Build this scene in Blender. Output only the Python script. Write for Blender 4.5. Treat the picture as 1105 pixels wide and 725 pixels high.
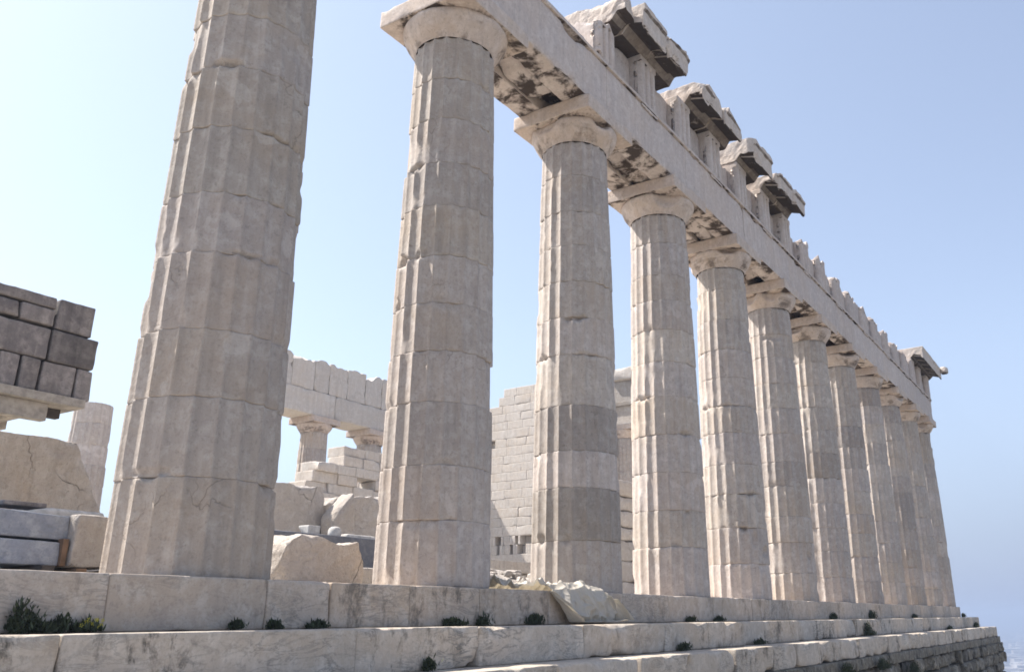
import bpy, math, random
import numpy as np
from mathutils import Vector, Matrix

# ------------------------------------------------------------ camera, sky, sun
scene = bpy.context.scene
C = scene.collection
for o in list(bpy.data.objects): bpy.data.objects.remove(o)

YAW, PITCH, ROLL = 0.535772, 0.315496, -0.010031
cam_d = bpy.data.cameras.new('camera')
cam = bpy.data.objects.new('camera', cam_d); C.objects.link(cam)
fwd = Vector((math.cos(PITCH)*math.cos(YAW), math.cos(PITCH)*math.sin(YAW), math.sin(PITCH)))
r0 = Vector((math.sin(YAW), -math.cos(YAW), 0)); u0 = r0.cross(fwd)
rr = math.cos(ROLL)*r0 + math.sin(ROLL)*u0; uu = -math.sin(ROLL)*r0 + math.cos(ROLL)*u0
m = Matrix((rr, uu, -fwd)).transposed().to_4x4()
m.translation = Vector((-6.624, -9.3467, -0.4675))
cam.matrix_world = m
cam_d.sensor_width = 36.0
cam_d.lens = 36.0*945.5/1105.0
cam_d.shift_x = -81.7/1105.0
cam_d.shift_y = -3.0/1105.0
cam_d.clip_start = 0.1; cam_d.clip_end = 60000
scene.camera = cam

SUN_AZ, SUN_EL = math.radians(108), math.radians(53)
world = bpy.data.worlds.new('World'); scene.world = world; world.use_nodes = True
wn = world.node_tree
sky = wn.nodes.new('ShaderNodeTexSky'); sky.sky_type = 'NISHITA'; sky.sun_disc = False
sky.sun_elevation = SUN_EL; sky.sun_rotation = math.pi/2 - SUN_AZ
sky.altitude = 150; sky.air_density = 1.0; sky.dust_density = 1.6; sky.ozone_density = 1.0
bg = wn.nodes['Background']; bg.inputs['Strength'].default_value = 0.115
# thick summer air low over the horizon
tc = wn.nodes.new('ShaderNodeTexCoord'); sx = wn.nodes.new('ShaderNodeSeparateXYZ'); wn.links.new(tc.outputs['Generated'], sx.inputs[0])
mr = wn.nodes.new('ShaderNodeMapRange'); mr.interpolation_type = 'SMOOTHSTEP'
mr.inputs[1].default_value = -.02; mr.inputs[2].default_value = .30; mr.inputs[3].default_value = .95; mr.inputs[4].default_value = 0.35
wn.links.new(sx.outputs[2], mr.inputs[0])
mxs = wn.nodes.new('ShaderNodeMix'); mxs.data_type = 'RGBA'; hs = wn.nodes.new('ShaderNodeHueSaturation'); hs.inputs['Saturation'].default_value = .78; hs.inputs['Value'].default_value = 1.15; wn.links.new(sky.outputs[0], hs.inputs['Color'])
dt = wn.nodes.new('ShaderNodeVectorMath'); dt.operation = 'DOT_PRODUCT'; dt.inputs[1].default_value = (math.cos(SUN_AZ), math.sin(SUN_AZ), 0)
wn.links.new(tc.outputs['Generated'], dt.inputs[0])
m2 = wn.nodes.new('ShaderNodeMapRange'); m2.inputs[1].default_value = -.3; m2.inputs[2].default_value = .75; wn.links.new(dt.outputs['Value'], m2.inputs[0])
tint = wn.nodes.new('ShaderNodeMix'); tint.data_type = 'RGBA'; tint.inputs[6].default_value = (1.75, 2.1, 3.05, 1); tint.inputs[7].default_value = (2.75, 3.4, 4.2, 1)
wn.links.new(m2.outputs[0], tint.inputs[0]); wn.links.new(tint.outputs[2], mxs.inputs[7])
wn.links.new(mr.outputs[0], mxs.inputs[0]); wn.links.new(hs.outputs[0], mxs.inputs[6]); wn.links.new(mxs.outputs[2], bg.inputs[0])
sl = bpy.data.lights.new('sun', 'SUN'); sl.energy = 5.0; sl.angle = math.radians(0.53); sl.color = (1.0, 0.94, 0.86)
sun = bpy.data.objects.new('sun', sl); C.objects.link(sun)
sd = Vector((math.cos(SUN_EL)*math.cos(SUN_AZ), math.cos(SUN_EL)*math.sin(SUN_AZ), math.sin(SUN_EL)))
sun.rotation_euler = sd.to_track_quat('Z', 'Y').to_euler(); sun.location = (0, 0, 60)
scene.render.engine = 'CYCLES'
vs = scene.view_settings
vs.view_transform = 'Standard'; vs.look = 'None'; vs.gamma = 1.0; vs.exposure = 1.03
try: vs.use_curve_mapping = False
except Exception: pass

# ------------------------------------------------------------ numpy noise
rng = random.Random(7)
def _h(ix, iy, iz):
    n = (ix*374761393 + iy*668265263 + iz*2147483647*3 + 974634777) & 0xffffffff
    n = ((n ^ (n >> 13))*1274126177) & 0xffffffff
    n = ((n ^ (n >> 15))*2246822519) & 0xffffffff
    return ((n ^ (n >> 16)) & 0xffffff)/float(0xffffff)
def noise(p):
    p = np.asarray(p, float)+1000.0
    i = np.floor(p).astype(np.int64); f = p-i; f = f*f*(3-2*f)
    out = 0
    for a in (0, 1):
        for b in (0, 1):
            for c in (0, 1):
                w = (f[:, 0] if a else 1-f[:, 0])*(f[:, 1] if b else 1-f[:, 1])*(f[:, 2] if c else 1-f[:, 2])
                out = out + w*_h(i[:, 0]+a, i[:, 1]+b, i[:, 2]+c)
    return out
def fbm(p, octv=3):
    s = 0; a = .5; t = 0
    for k in range(octv):
        s = s + a*noise(p*(2.03**k)+17.3*k); t += a; a *= .5
    return s/t

# ------------------------------------------------------------ mesh helpers
def mesh_np(name, V, F, smooth=True):
    me = bpy.data.meshes.new(name)
    V = np.asarray(V, np.float32); F = np.asarray(F, np.int32); n = len(F); k = F.shape[1]
    me.vertices.add(len(V)); me.vertices.foreach_set('co', V.ravel())
    me.loops.add(n*k); me.loops.foreach_set('vertex_index', F.ravel())
    me.polygons.add(n)
    me.polygons.foreach_set('loop_start', np.arange(0, n*k, k, dtype=np.int32))
    me.polygons.foreach_set('loop_total', np.full(n, k, np.int32))
    me.polygons.foreach_set('use_smooth', np.full(n, smooth))
    me.update(calc_edges=True); me.validate()
    return me
def _axis(h, step, e):
    e = min(e, h*.45)
    base = [-h, -h+e*.33, -h+e]
    n = max(1, int(round((2*h-2*e)/step)))
    mid = list(np.linspace(-h+e, h-e, n+1))[1:-1]
    return np.array(base+mid+[h-e, h-e*.33, h])
def grid_box(hx, hy, hz, step, e=.05):
    ax = [_axis(h, step, e) for h in (hx, hy, hz)]
    N = [len(a) for a in ax]
    idx = {}; V = []; F = []
    ids = -np.ones(N, int)
    I, J, K = np.meshgrid(*[np.arange(n) for n in N], indexing='ij')
    surf = (I == 0) | (I == N[0]-1) | (J == 0) | (J == N[1]-1) | (K == 0) | (K == N[2]-1)
    ids[surf] = np.arange(surf.sum())
    V = np.stack([ax[0][I[surf]], ax[1][J[surf]], ax[2][K[surf]]], 1)
    def quads(a, flip):
        q = np.stack([a[:-1, :-1], a[1:, :-1], a[1:, 1:], a[:-1, 1:]], -1).reshape(-1, 4)
        return q[:, ::-1] if flip else q
    F = np.concatenate([quads(ids[0], True), quads(ids[-1], False), quads(ids[:, 0], False), quads(ids[:, -1], True),
                        quads(ids[:, :, 0], True), quads(ids[:, :, -1], False)])
    return V, F
def weather(V, h, r0=.012, chip=.10, surf=.006, seed=0.0, freq=2.2, thr=.55, cuts=0, cutd=.82):
    h = np.array(h, float)
    if cuts:
        rs = np.random.RandomState(int(seed*1009) % 99991); V = V.copy()
        for k in range(cuts):
            nrm = rs.normal(size=3)*np.array([1, 1, 1.0]); nrm /= np.linalg.norm(nrm)
            sup = (np.abs(nrm)*h).sum(); d = sup*(cutd+(1-cutd)*.7*rs.rand()) - .0
            ov = V@nrm + .05*min(h)*(fbm(V*6/max(h)+seed, 2)-.5)*2 - d
            V -= np.clip(ov, 0, None)[:, None]*nrm[None]
        r0 = min(r0, .02)
    P = V*freq + seed*3.71 + 5
    n = fbm(P, 3)
    r = r0 + chip*np.clip((n-thr)/.25, 0, 1)**1.3 + r0*1.2*np.clip((noise(V*9+seed)-.5)*2, 0, 1)
    r = np.minimum(r, h.min()*.85)[:, None]
    q = np.clip(V, -(h-r), h-r); d = V-q
    L = np.linalg.norm(d, axis=1, keepdims=True); L[L < 1e-9] = 1e-9
    out = q + d/L*np.minimum(L, r)
    out = out + d/L*surf*((fbm(V*5+seed*1.3+40, 4)-.5)*2)[:, None]
    return out

ALLNAMES = {}
def finish(o, parent=None, label=None, cat=None, group=None, kind=None, tone=None):
    if parent is not None: o.parent = parent
    if label: o['label'] = label
    if cat: o['category'] = cat
    if group: o['group'] = group
    if kind: o['kind'] = kind
    t = tone if tone else 1.0
    if isinstance(t, (int, float)): t = (t, t, t)
    o.color = (t[0], t[1], t[2], 1)
    return o
def link(name, me, mat, **k):
    o = bpy.data.objects.new(name, me); C.objects.link(o)
    if mat: me.materials.clear(); me.materials.append(mat)
    return finish(o, **k)
def empty(name, loc, label, cat, group=None):
    o = bpy.data.objects.new(name, None); C.objects.link(o); o.location = loc; o.empty_display_size = .3
    return finish(o, label=label, cat=cat, group=group)
def block(name, lo, hi, mat, step=.12, e=.05, fn=None, smooth=True, parent=None, rot=0, rx=0, ry=0, **k):
    """weathered stone block between two corners; origin at the block's centre of base"""
    W = {a: k.pop(a) for a in list(k) if a in ('r0', 'chip', 'surf', 'seed', 'freq', 'thr', 'cuts', 'cutd')}
    lo = np.array(lo, float); hi = np.array(hi, float); h = (hi-lo)/2; c = (lo+hi)/2
    V, F = grid_box(*h, step, e)
    W.setdefault('seed', rng.random()*60)
    V = weather(V, h, **W)
    if fn is not None: V = fn(V, h, c)
    base = np.array([c[0], c[1], lo[2]])
    V = V + (c-base)
    me = mesh_np(name, V, F, smooth)
    o = link(name, me, mat, parent=parent, **k)
    o.location = base - (np.array(parent.location) if parent is not None else 0)
    o.rotation_euler = (rx, ry, rot)
    return o
def quad_block(name, corners, y0, y1, mat, step=.08, parent=None, rot=0, back=0.0, **k):
    """block whose front is the quad TL,TR,BR,BL in the XZ plane"""
    TL, TR, BR, BL = [np.array(c, float) for c in corners]
    w = (np.linalg.norm(TR-TL)+np.linalg.norm(BR-BL))/2; hh = (np.linalg.norm(TL-BL)+np.linalg.norm(TR-BR))/2
    cx = (TL[0]+TR[0]+BR[0]+BL[0])/4; zb = min(BL[1], BR[1])
    def fn(V, h, c):
        s = ((V[:, 0]/h[0])+1)/2; t = ((V[:, 2]/h[2])+1)/2
        b = BL[None]*(1-s)[:, None]+BR[None]*s[:, None]; tt = TL[None]*(1-s)[:, None]+TR[None]*s[:, None]
        P = b*(1-t)[:, None]+tt*t[:, None]
        return np.stack([P[:, 0]-cx + back*(V[:, 1]/h[1]+1)/2, V[:, 1], P[:, 1]-zb-h[2]], 1)
    return block(name, (cx-w/2, y0, zb), (cx+w/2, y1, zb+hh), mat, step=step, fn=fn, parent=parent, rot=rot, **k)

# ------------------------------------------------------------ materials
def newmat(name):
    mt = bpy.data.materials.new(name); mt.use_nodes = True
    return mt, mt.node_tree.nodes, mt.node_tree.links
class NB:
    def __init__(s, nt): s.n = nt.nodes; s.l = nt.links
    def noise(s, vec, scale, detail=5, rough=.55, dist=0.0):
        x = s.n.new('ShaderNodeTexNoise'); x.inputs['Scale'].default_value = scale
        x.inputs['Detail'].default_value = detail; x.inputs['Roughness'].default_value = rough
        x.inputs['Distortion'].default_value = dist; s.l.new(vec, x.inputs['Vector']); return x.outputs['Fac']
    def ramp(s, fac, a, b, c0=(0, 0, 0, 1), c1=(1, 1, 1, 1)):
        x = s.n.new('ShaderNodeValToRGB'); e = x.color_ramp.elements
        e[0].position = a; e[1].position = b; e[0].color = c0; e[1].color = c1
        s.l.new(fac, x.inputs[0]); return x.outputs[0]
    def math(s, op, a, b=None, clamp=False):
        x = s.n.new('ShaderNodeMath'); x.operation = op; x.use_clamp = clamp
        for i, v in enumerate((a, b)):
            if v is None: continue
            if isinstance(v, (int, float)): x.inputs[i].default_value = v
            else: s.l.new(v, x.inputs[i])
        return x.outputs[0]
    def mix(s, fac, a, b, mode='MIX'):
        x = s.n.new('ShaderNodeMix'); x.data_type = 'RGBA'; x.blend_type = mode
        if isinstance(fac, (int, float)): x.inputs[0].default_value = fac
        else: s.l.new(fac, x.inputs[0])
        for i, v in ((6, a), (7, b)):
            if isinstance(v, tuple): x.inputs[i].default_value = v if len(v) == 4 else v+(1,)
            else: s.l.new(v, x.inputs[i])
        return x.outputs[2]
    def map(s, vec, scale=(1, 1, 1), rot=(0, 0, 0)):
        x = s.n.new('ShaderNodeMapping'); x.inputs['Scale'].default_value = scale; x.inputs['Rotation'].default_value = rot
        s.l.new(vec, x.inputs['Vector']); return x.outputs[0]

def marble(name, base, warm, pale, vein=0.0, crust_shade=0.0, stain=0.0, bump=.35, streak=.25, scale=1.0, rough=.85, veincol=(.16, .16, .15), patina=.25):
    mt, N, L = newmat(name); b = NB(mt.node_tree)
    geo = N.new('ShaderNodeNewGeometry'); pos = geo.outputs['Position']
    info = N.new('ShaderNodeObjectInfo')
    off = N.new('ShaderNodeVectorMath'); off.operation = 'SCALE'; off.inputs[0].default_value = (31, 17, 23)
    L.new(info.outputs['Random'], off.inputs['Scale'])
    add = N.new('ShaderNodeVectorMath'); add.operation = 'ADD'; L.new(pos, add.inputs[0]); L.new(off.outputs[0], add.inputs[1])
    v = add.outputs[0]
    n1 = b.noise(v, .9*scale, 6, .62, .3)
    n2 = b.noise(v, 5.5*scale, 6, .65)
    n3 = b.noise(v, 38*scale, 4, .6)
    col = b.mix(b.ramp(n1, .38, .66), base, warm)
    col = b.mix(b.math('MULTIPLY', b.ramp(n2, .47, .66), .75), col, pale)
    n4 = b.noise(v, 15*scale, 5, .7)
    col = b.mix(b.math('MULTIPLY', b.ramp(n4, .34, .47, (1, 1, 1, 1), (0, 0, 0, 1)), .5), col, tuple(c*.62 for c in base))
    hp = b.noise(v, .42*scale, 4, .6, .5)
    col = b.mix(b.math('MULTIPLY', b.ramp(hp, .52, .68), patina), col, tuple(c*k for c, k in zip(warm, (.97, .86, .72))))
    rp = b.noise(v, 1.05*scale, 5, .55, .3)
    col = b.mix(b.math('MULTIPLY', b.ramp(rp, .645, .66), .42 if patina > .3 else .25), col, tuple(min(1, c*1.12) for c in pale))
    # rain streaks running down the stone
    st = b.noise(b.map(v, (7, 7, .7)), 1.0, 5, .6)
    col = b.mix(b.math('MULTIPLY', b.ramp(st, .52, .72), streak), col, tuple(c*.55 for c in base))
    col = b.mix(b.math('MULTIPLY', b.ramp(st, .30, .44, (1, 1, 1, 1), (0, 0, 0, 1)), streak*.8), col, tuple(min(1, c*1.12) for c in pale))
    # fine grain and pits
    col = b.mix(b.math('MULTIPLY', b.ramp(n3, .3, .48, (1, 1, 1, 1), (0, 0, 0, 1)), .28), col, tuple(c*.6 for c in base))
    if vein > 0:
        vv = b.map(v, (1.0, .6, 3.4), (0.0, .55, .2))
        w = b.noise(vv, 1.5, 7, .66, 1.6)
        line = b.math('ABSOLUTE', b.math('SUBTRACT', w, .5))
        line = b.ramp(line, .004, .045, (1, 1, 1, 1), (0, 0, 0, 1))
        br = b.ramp(b.noise(v, .7, 3), .42, .62)
        col = b.mix(b.math('MULTIPLY', b.math('MULTIPLY', line, br), vein), col, veincol)
    # hairline cracks
    vo = N.new('ShaderNodeTexVoronoi'); vo.feature = 'DISTANCE_TO_EDGE'; vo.inputs['Scale'].default_value = .95*scale
    dv = N.new('ShaderNodeVectorMath'); dv.operation = 'ADD'
    nz = N.new('ShaderNodeTexNoise'); nz.inputs['Scale'].default_value = 1.7; nz.inputs['Detail'].default_value = 5; L.new(v, nz.inputs['Vector'])
    L.new(v, dv.inputs[0]); L.new(nz.outputs['Color'], dv.inputs[1]); L.new(dv.outputs[0], vo.inputs['Vector'])
    cr = b.ramp(vo.outputs['Distance'], .0, .010, (1, 1, 1, 1), (0, 0, 0, 1))
    crm = b.math('MULTIPLY', cr, b.ramp(b.noise(v, .55, 2), .58, .66))
    col = b.mix(b.math('MULTIPLY', crm, .45), col, (.14, .115, .09))
    if stain > 0:
        s1 = b.noise(b.map(v, (1.6, 1.6, .8)), 1.5, 8, .74, .2)
        s2 = b.noise(v, 9, 5, .7)
        s = b.math('ADD', b.math('MULTIPLY', s1, .75), b.math('MULTIPLY', s2, .25))
        s = b.ramp(s, .515, .60)
        if name != 'foundation_stone': s = b.math('MULTIPLY', s, b.ramp(b.noise(v, .45, 3, .5), .46, .60))
        col = b.mix(b.math('MULTIPLY', s, stain), col, (.045, .042, .034))
    if crust_shade > 0:
        # black crusts on down-facing stone, plus painted shade of soffits and broken hollows
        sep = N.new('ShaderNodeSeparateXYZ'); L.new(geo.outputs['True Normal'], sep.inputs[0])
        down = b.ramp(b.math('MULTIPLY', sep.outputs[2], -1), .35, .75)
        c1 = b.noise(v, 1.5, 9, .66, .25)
        cm = b.ramp(c1, .545-.13*crust_shade, .635-.13*crust_shade)
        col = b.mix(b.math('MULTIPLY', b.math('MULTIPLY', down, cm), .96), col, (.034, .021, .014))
    mul = N.new('ShaderNodeMix'); mul.data_type = 'RGBA'; mul.blend_type = 'MULTIPLY'; mul.inputs[0].default_value = 1
    L.new(col, mul.inputs[6]); L.new(info.outputs['Color'], mul.inputs[7])
    bs = N['Principled BSDF']; L.new(mul.outputs[2], bs.inputs['Base Color'])
    bs.inputs['Roughness'].default_value = rough; bs.inputs['Specular IOR Level'].default_value = .25
    hgt = b.math('ADD', b.math('ADD', b.math('MULTIPLY', n2, .55), b.math('MULTIPLY', n4, .45)), b.math('MULTIPLY', n3, .25))
    hgt = b.math('SUBTRACT', hgt, b.math('MULTIPLY', crm, .5))
    bp = N.new('ShaderNodeBump'); bp.inputs['Strength'].default_value = bump; bp.inputs['Distance'].default_value = .035 if bump < .9 else .07
    L.new(hgt, bp.inputs['Height']); L.new(bp.outputs[0], bs.inputs['Normal'])
    return mt
M = {}
M['col'] = marble('column_marble', (.400, .352, .318), (.445, .382, .328), (.535, .487, .447), streak=.36, bump=.55, patina=.36)
M['cap'] = marble('capital_marble', (0.478, 0.403, 0.355), (0.540, 0.439, 0.355), (0.616, 0.537, 0.485), crust_shade=.45, streak=.25)
M['ent'] = marble('entablature_marble', (0.494, 0.433, 0.403), (0.530, 0.450, 0.397), (0.615, 0.556, 0.516), crust_shade=.6, streak=.32)
M['gei'] = marble('cornice_marble', (0.482, 0.421, 0.375), (0.518, 0.439, 0.369), (0.615, 0.550, 0.499), crust_shade=1.9, streak=.3, bump=.6)
M['step'] = marble('step_marble', (0.469, 0.397, 0.334), (0.495, 0.403, 0.315), (0.603, 0.533, 0.460), vein=.5, stain=.6, streak=.2, bump=.35)
M['step_low'] = marble('lower_step_marble', (0.495, 0.436, 0.372), (0.509, 0.423, 0.334), (0.643, 0.579, 0.504), vein=.75, stain=.8, streak=.15, bump=.5)
M['rubble'] = marble('foundation_stone', (.15, .135, .11), (.20, .17, .125), (.36, .34, .30), stain=.98, streak=.2, bump=1.0)
M['wall'] = marble('wall_marble', (.52, .475, .43), (.54, .475, .41), (.60, .565, .525), streak=.35, bump=.8)
M['warm'] = marble('rough_marble', (.465, .425, .39), (.49, .44, .39), (.57, .54, .505), streak=.15, bump=1.2)
M['pale'] = marble('pale_marble', (.45, .412, .378), (.48, .43, .382), (.56, .53, .50), streak=.35, bump=.9)
M['grey'] = marble('dark_grey_stone', (.17, .155, .155), (.22, .20, .19), (.34, .31, .29), streak=.6, bump=.5)
M['blue'] = marble('blue_grey_marble', (.25, .275, .33), (.22, .245, .30), (.36, .38, .42), vein=.3, streak=.0, bump=.4)
M['floor'] = marble('floor_marble', (.50, .46, .40), (.53, .46, .38), (.58, .54, .48), stain=.3, streak=0, bump=.4)

def simple(name, col, rough=.8, **k):
    mt, N, L = newmat(name); b = NB(mt.node_tree); bs = N['Principled BSDF']
    geo = N.new('ShaderNodeNewGeometry')
    n = b.noise(geo.outputs['Position'], k.get('scale', 8), 5, .6)
    c = b.mix(b.ramp(n, .35, .65), tuple(x*.72 for x in col), tuple(min(1, x*1.18) for x in col))
    L.new(c, bs.inputs['Base Color']); bs.inputs['Roughness'].default_value = rough
    return mt
M['paint'] = simple('cream_painted_steel', (.36, .325, .28), .6)
M['dark'] = simple('dark_timber', (.06, .05, .045), .8)
M['wood'] = simple('orange_timber', (.17, .105, .065), .8)
M['leaf'] = simple('dark_leaf', (.040, .052, .022), .8)
M['flower'] = simple('yellow_flower', (.55, .48, .06), .6)
M['white'] = simple('white_marble_lump', (.52, .50, .47), .85)

# ------------------------------------------------------------ columns
SP = 4.295
X = [SP*i for i in range(11)] + [SP*10+3.68]
HS = 9.60                                       # shaft height
SC = []
def drum_mesh(z0, z1, rb, rt, nth, dz, seed, wear=1.0, flutes=20, R0=.9125, R1=.742, H=HS, fl=1.0, phase=0.0):
    nz = max(4, int(round((z1-z0)/dz)))
    zz = np.linspace(0, 1, nz+1)
    e = 1/(z1-z0)
    zz = np.concatenate([[0, .004*e, .010*e, .022*e], zz[(zz > .035*e) & (zz < 1-.035*e)], [1-.022*e, 1-.010*e, 1-.004*e, 1]])
    z = z0 + zz*(z1-z0)
    th = np.linspace(0, 2*math.pi, nth, endpoint=False)
    T, Z = np.meshgrid(th, z)
    R = R0 + (R1-R0)*(Z/H) + .018*np.sin(math.pi*np.clip(Z/H, 0, 1))
    t = (T/(2*math.pi)*flutes+phase) % 1.0
    P = np.stack([np.cos(T)*R, np.sin(T)*R, Z], -1).reshape(-1, 3)
    depth = .062*fl*(R/R0)*np.clip(1-(2*t-1)**2, 0, 1)**.75
    worn = np.clip((fbm(P*1.4+seed*5.1, 3).reshape(T.shape)-.60)/.10, 0, 1)*.06*wear
    worn += np.clip((noise(P*6+seed).reshape(T.shape)-.74), 0, 1)*.04*wear
    rad = R - np.maximum(depth, worn+.004)
    # joints: slightly opened, with flaked lips
    dj = np.minimum(Z-z0, z1-Z)
    lip = np.clip((fbm(np.stack([np.cos(T)*3, np.sin(T)*3, np.where(Z-z0 < z1-Z, z0, z1)*7+seed], -1).reshape(-1, 3)*1.3, 3).reshape(T.shape)-.56)/.2, 0, 1)
    rad -= np.exp(-dj/.004)*.010 + lip*np.exp(-(dj/.022)**2)*.05*wear
    # broken scars
    rs = np.random.RandomState(int(seed*97) % 99991)
    for k in range(rs.randint(0, 3)):
        a = rs.rand()*2*math.pi; hz = z0 if rs.rand() < .5 else z1
        da = np.abs((T-a+math.pi) % (2*math.pi)-math.pi)*R
        g = np.exp(-(da/(.12+.22*rs.rand()))**2-((Z-hz)/(.05+.12*rs.rand()))**2)
        rad -= np.clip(g*1.4-.25+.3*(fbm(P*6+seed, 2).reshape(T.shape)-.5), 0, 1)*.07*wear
    for (az, zc, w, hh, dp) in SC:
        da = np.abs((T-az+math.pi) % (2*math.pi)-math.pi)*R
        wob = (fbm(np.stack([np.cos(T)*4, np.sin(T)*4, T*0+zc*9], -1).reshape(-1, 3), 3).reshape(T.shape)-.5)
        g = np.clip(1.6*(1-(da/w)**2-((Z-zc-wob*hh*1.5)/hh)**2), 0, 1)
        rad -= g*dp
    rad += (fbm(P*11+seed, 3).reshape(T.shape)-.5)*.004
    V = np.stack([np.cos(T)*rad, np.sin(T)*rad, Z-z0], -1).reshape(-1, 3)
    n = nth; rws = len(z)
    ii = np.arange(rws-1)[:, None]*n; jj = np.arange(n)[None]; j2 = (jj+1) % n
    F = np.stack([ii+jj, ii+j2, ii+n+j2, ii+n+jj], -1).reshape(-1, 4)
    # caps as thin quads to the centre
    c0 = len(V); V = np.concatenate([V, [[0, 0, 0], [0, 0, z1-z0]]])
    j = np.arange(0, n, 2)
    capb = np.stack([(j+2) % n, (j+1) % n, j, np.full(len(j), c0)], 1)
    o = (rws-1)*n
    capt = np.stack([o+j, o+(j+1) % n, o+(j+2) % n, np.full(len(j), c0+1)], 1)
    F = np.concatenate([F, capb, capt])
    return mesh_np('drum', V, F, True)
def lathe_mesh(prof, nth, seed, wear=.03, dents=2, name='capital'):
    # refine the profile
    pr = []
    for (r1, z1), (r2, z2) in zip(prof[:-1], prof[1:]):
        k = max(1, int(max(abs(z2-z1), abs(r2-r1))/.03))
        for a in range(k): pr.append((r1+(r2-r1)*a/k, z1+(z2-z1)*a/k))
    pr.append(prof[-1]); pr = np.array(pr)
    th = np.linspace(0, 2*math.pi, nth, endpoint=False)
    T, Z = np.meshgrid(th, pr[:, 1]); R = np.repeat(pr[:, 0][:, None], nth, 1)
    P = np.stack([np.cos(T)*R, np.sin(T)*R, Z], -1).reshape(-1, 3)
    rad = R - wear*np.clip((fbm(P*2.2+seed, 3).reshape(T.shape)-.45)/.25, 0, 1) + (fbm(P*7+seed, 2).reshape(T.shape)-.5)*.012
    rs = np.random.RandomState(int(seed*131) % 99991)
    ztop = prof[-1][1]
    for k in range(dents):
        a = rs.rand()*2*math.pi; w = .22+.22*rs.rand()
        da = np.abs((T-a+math.pi) % (2*math.pi)-math.pi)*R
        g = np.clip(1.25-(da/w)**2-((ztop-Z)/(.10+.22*rs.rand()))**2, 0, 1)
        rad -= np.minimum(g, 1)*(.12+.10*rs.rand())*np.clip((Z-prof[0][1])/.15, 0, 1)
    V = np.stack([np.cos(T)*rad, np.sin(T)*rad, Z], -1).reshape(-1, 3); n = nth; rws = len(pr)
    ii = np.arange(rws-1)[:, None]*n; jj = np.arange(n)[None]; j2 = (jj+1) % n
    F = np.stack([ii+jj, ii+j2, ii+n+j2, ii+n+jj], -1).reshape(-1, 4)
    return mesh_np(name, V, F, True)
JOINTS = {0: [1.07, 1.98, 2.79, 3.76, 4.56, 5.49, 6.39, 7.19, 8.05, 8.85],
          1: [.97, 1.80, 2.79, 3.63, 4.45, 5.28, 6.21, 7.03, 7.90, 8.73],
          2: [.96, 1.96, 2.68, 3.60, 4.66, 5.46, 6.27, 7.09, 7.89, 8.77],
          3: [1.10, 1.94, 2.83, 3.74, 4.68, 5.56, 6.40, 7.19, 7.89, 8.79],
          4: [.92, 1.88, 2.79, 3.62, 4.52, 5.31, 6.15, 7.0, 7.93, 8.89]}
TONES = {0: [.86, .86, .84, .86, .84, .82, .84, .86, .84, .84, .84],
         1: [1.0, .97, .92, .95, .95, .97, .92, .86, .92, .90, .92],
         2: [.92, .72, 1.08, .78, 1.04, 1.08, 1.0, .97, .98, .90, .95],
         5: [1, .97, 1, 1, .86, .97, 1, 1, 1, 1, .98]}
SCARS = {0: [(-.55, 8.87, .42, .035, .09), (-.38, 6.42, .24, .055, .10), (.55, 5.50, .30, .022, .06), (.55, 7.35, .34, .02, .05), (-.6, 1.1, .3, .06, .04), (.25, 3.78, .2, .02, .05)],
         1: [(-.92, 5.3, .22, .10, .09), (-.95, 4.5, .15, .12, .08), (-.8, 7.0, .2, .08, .06)],
         2: [(0, 5.44, .30, .05, .10), (.3, 4.66, .3, .03, .04), (-.8, .98, .14, .10, .05), (-.2, .97, .12, .08, .04), (-.85, 4.66, .2, .06, .06)],
         3: [(.62, 3.76, .22, .05, .11), (-.7, 4.68, .3, .04, .06), (.5, 1.9, .1, .04, .05)],
         4: [(.28, 1.86, .16, .06, .10), (.93, 1.25, .22, .14, .12), (.6, 1.6, .1, .25, .05), (.55, 2.79, .4, .025, .07), (0, 5.3, .5, .02, .05), (-.8, 5.3, .2, .08, .06)],
         5: [(.1, 8.5, .4, .02, .07), (.8, 1.4, .12, .12, .10)],
         6: [(.9, 4.3, .15, .06, .1)]}
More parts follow.
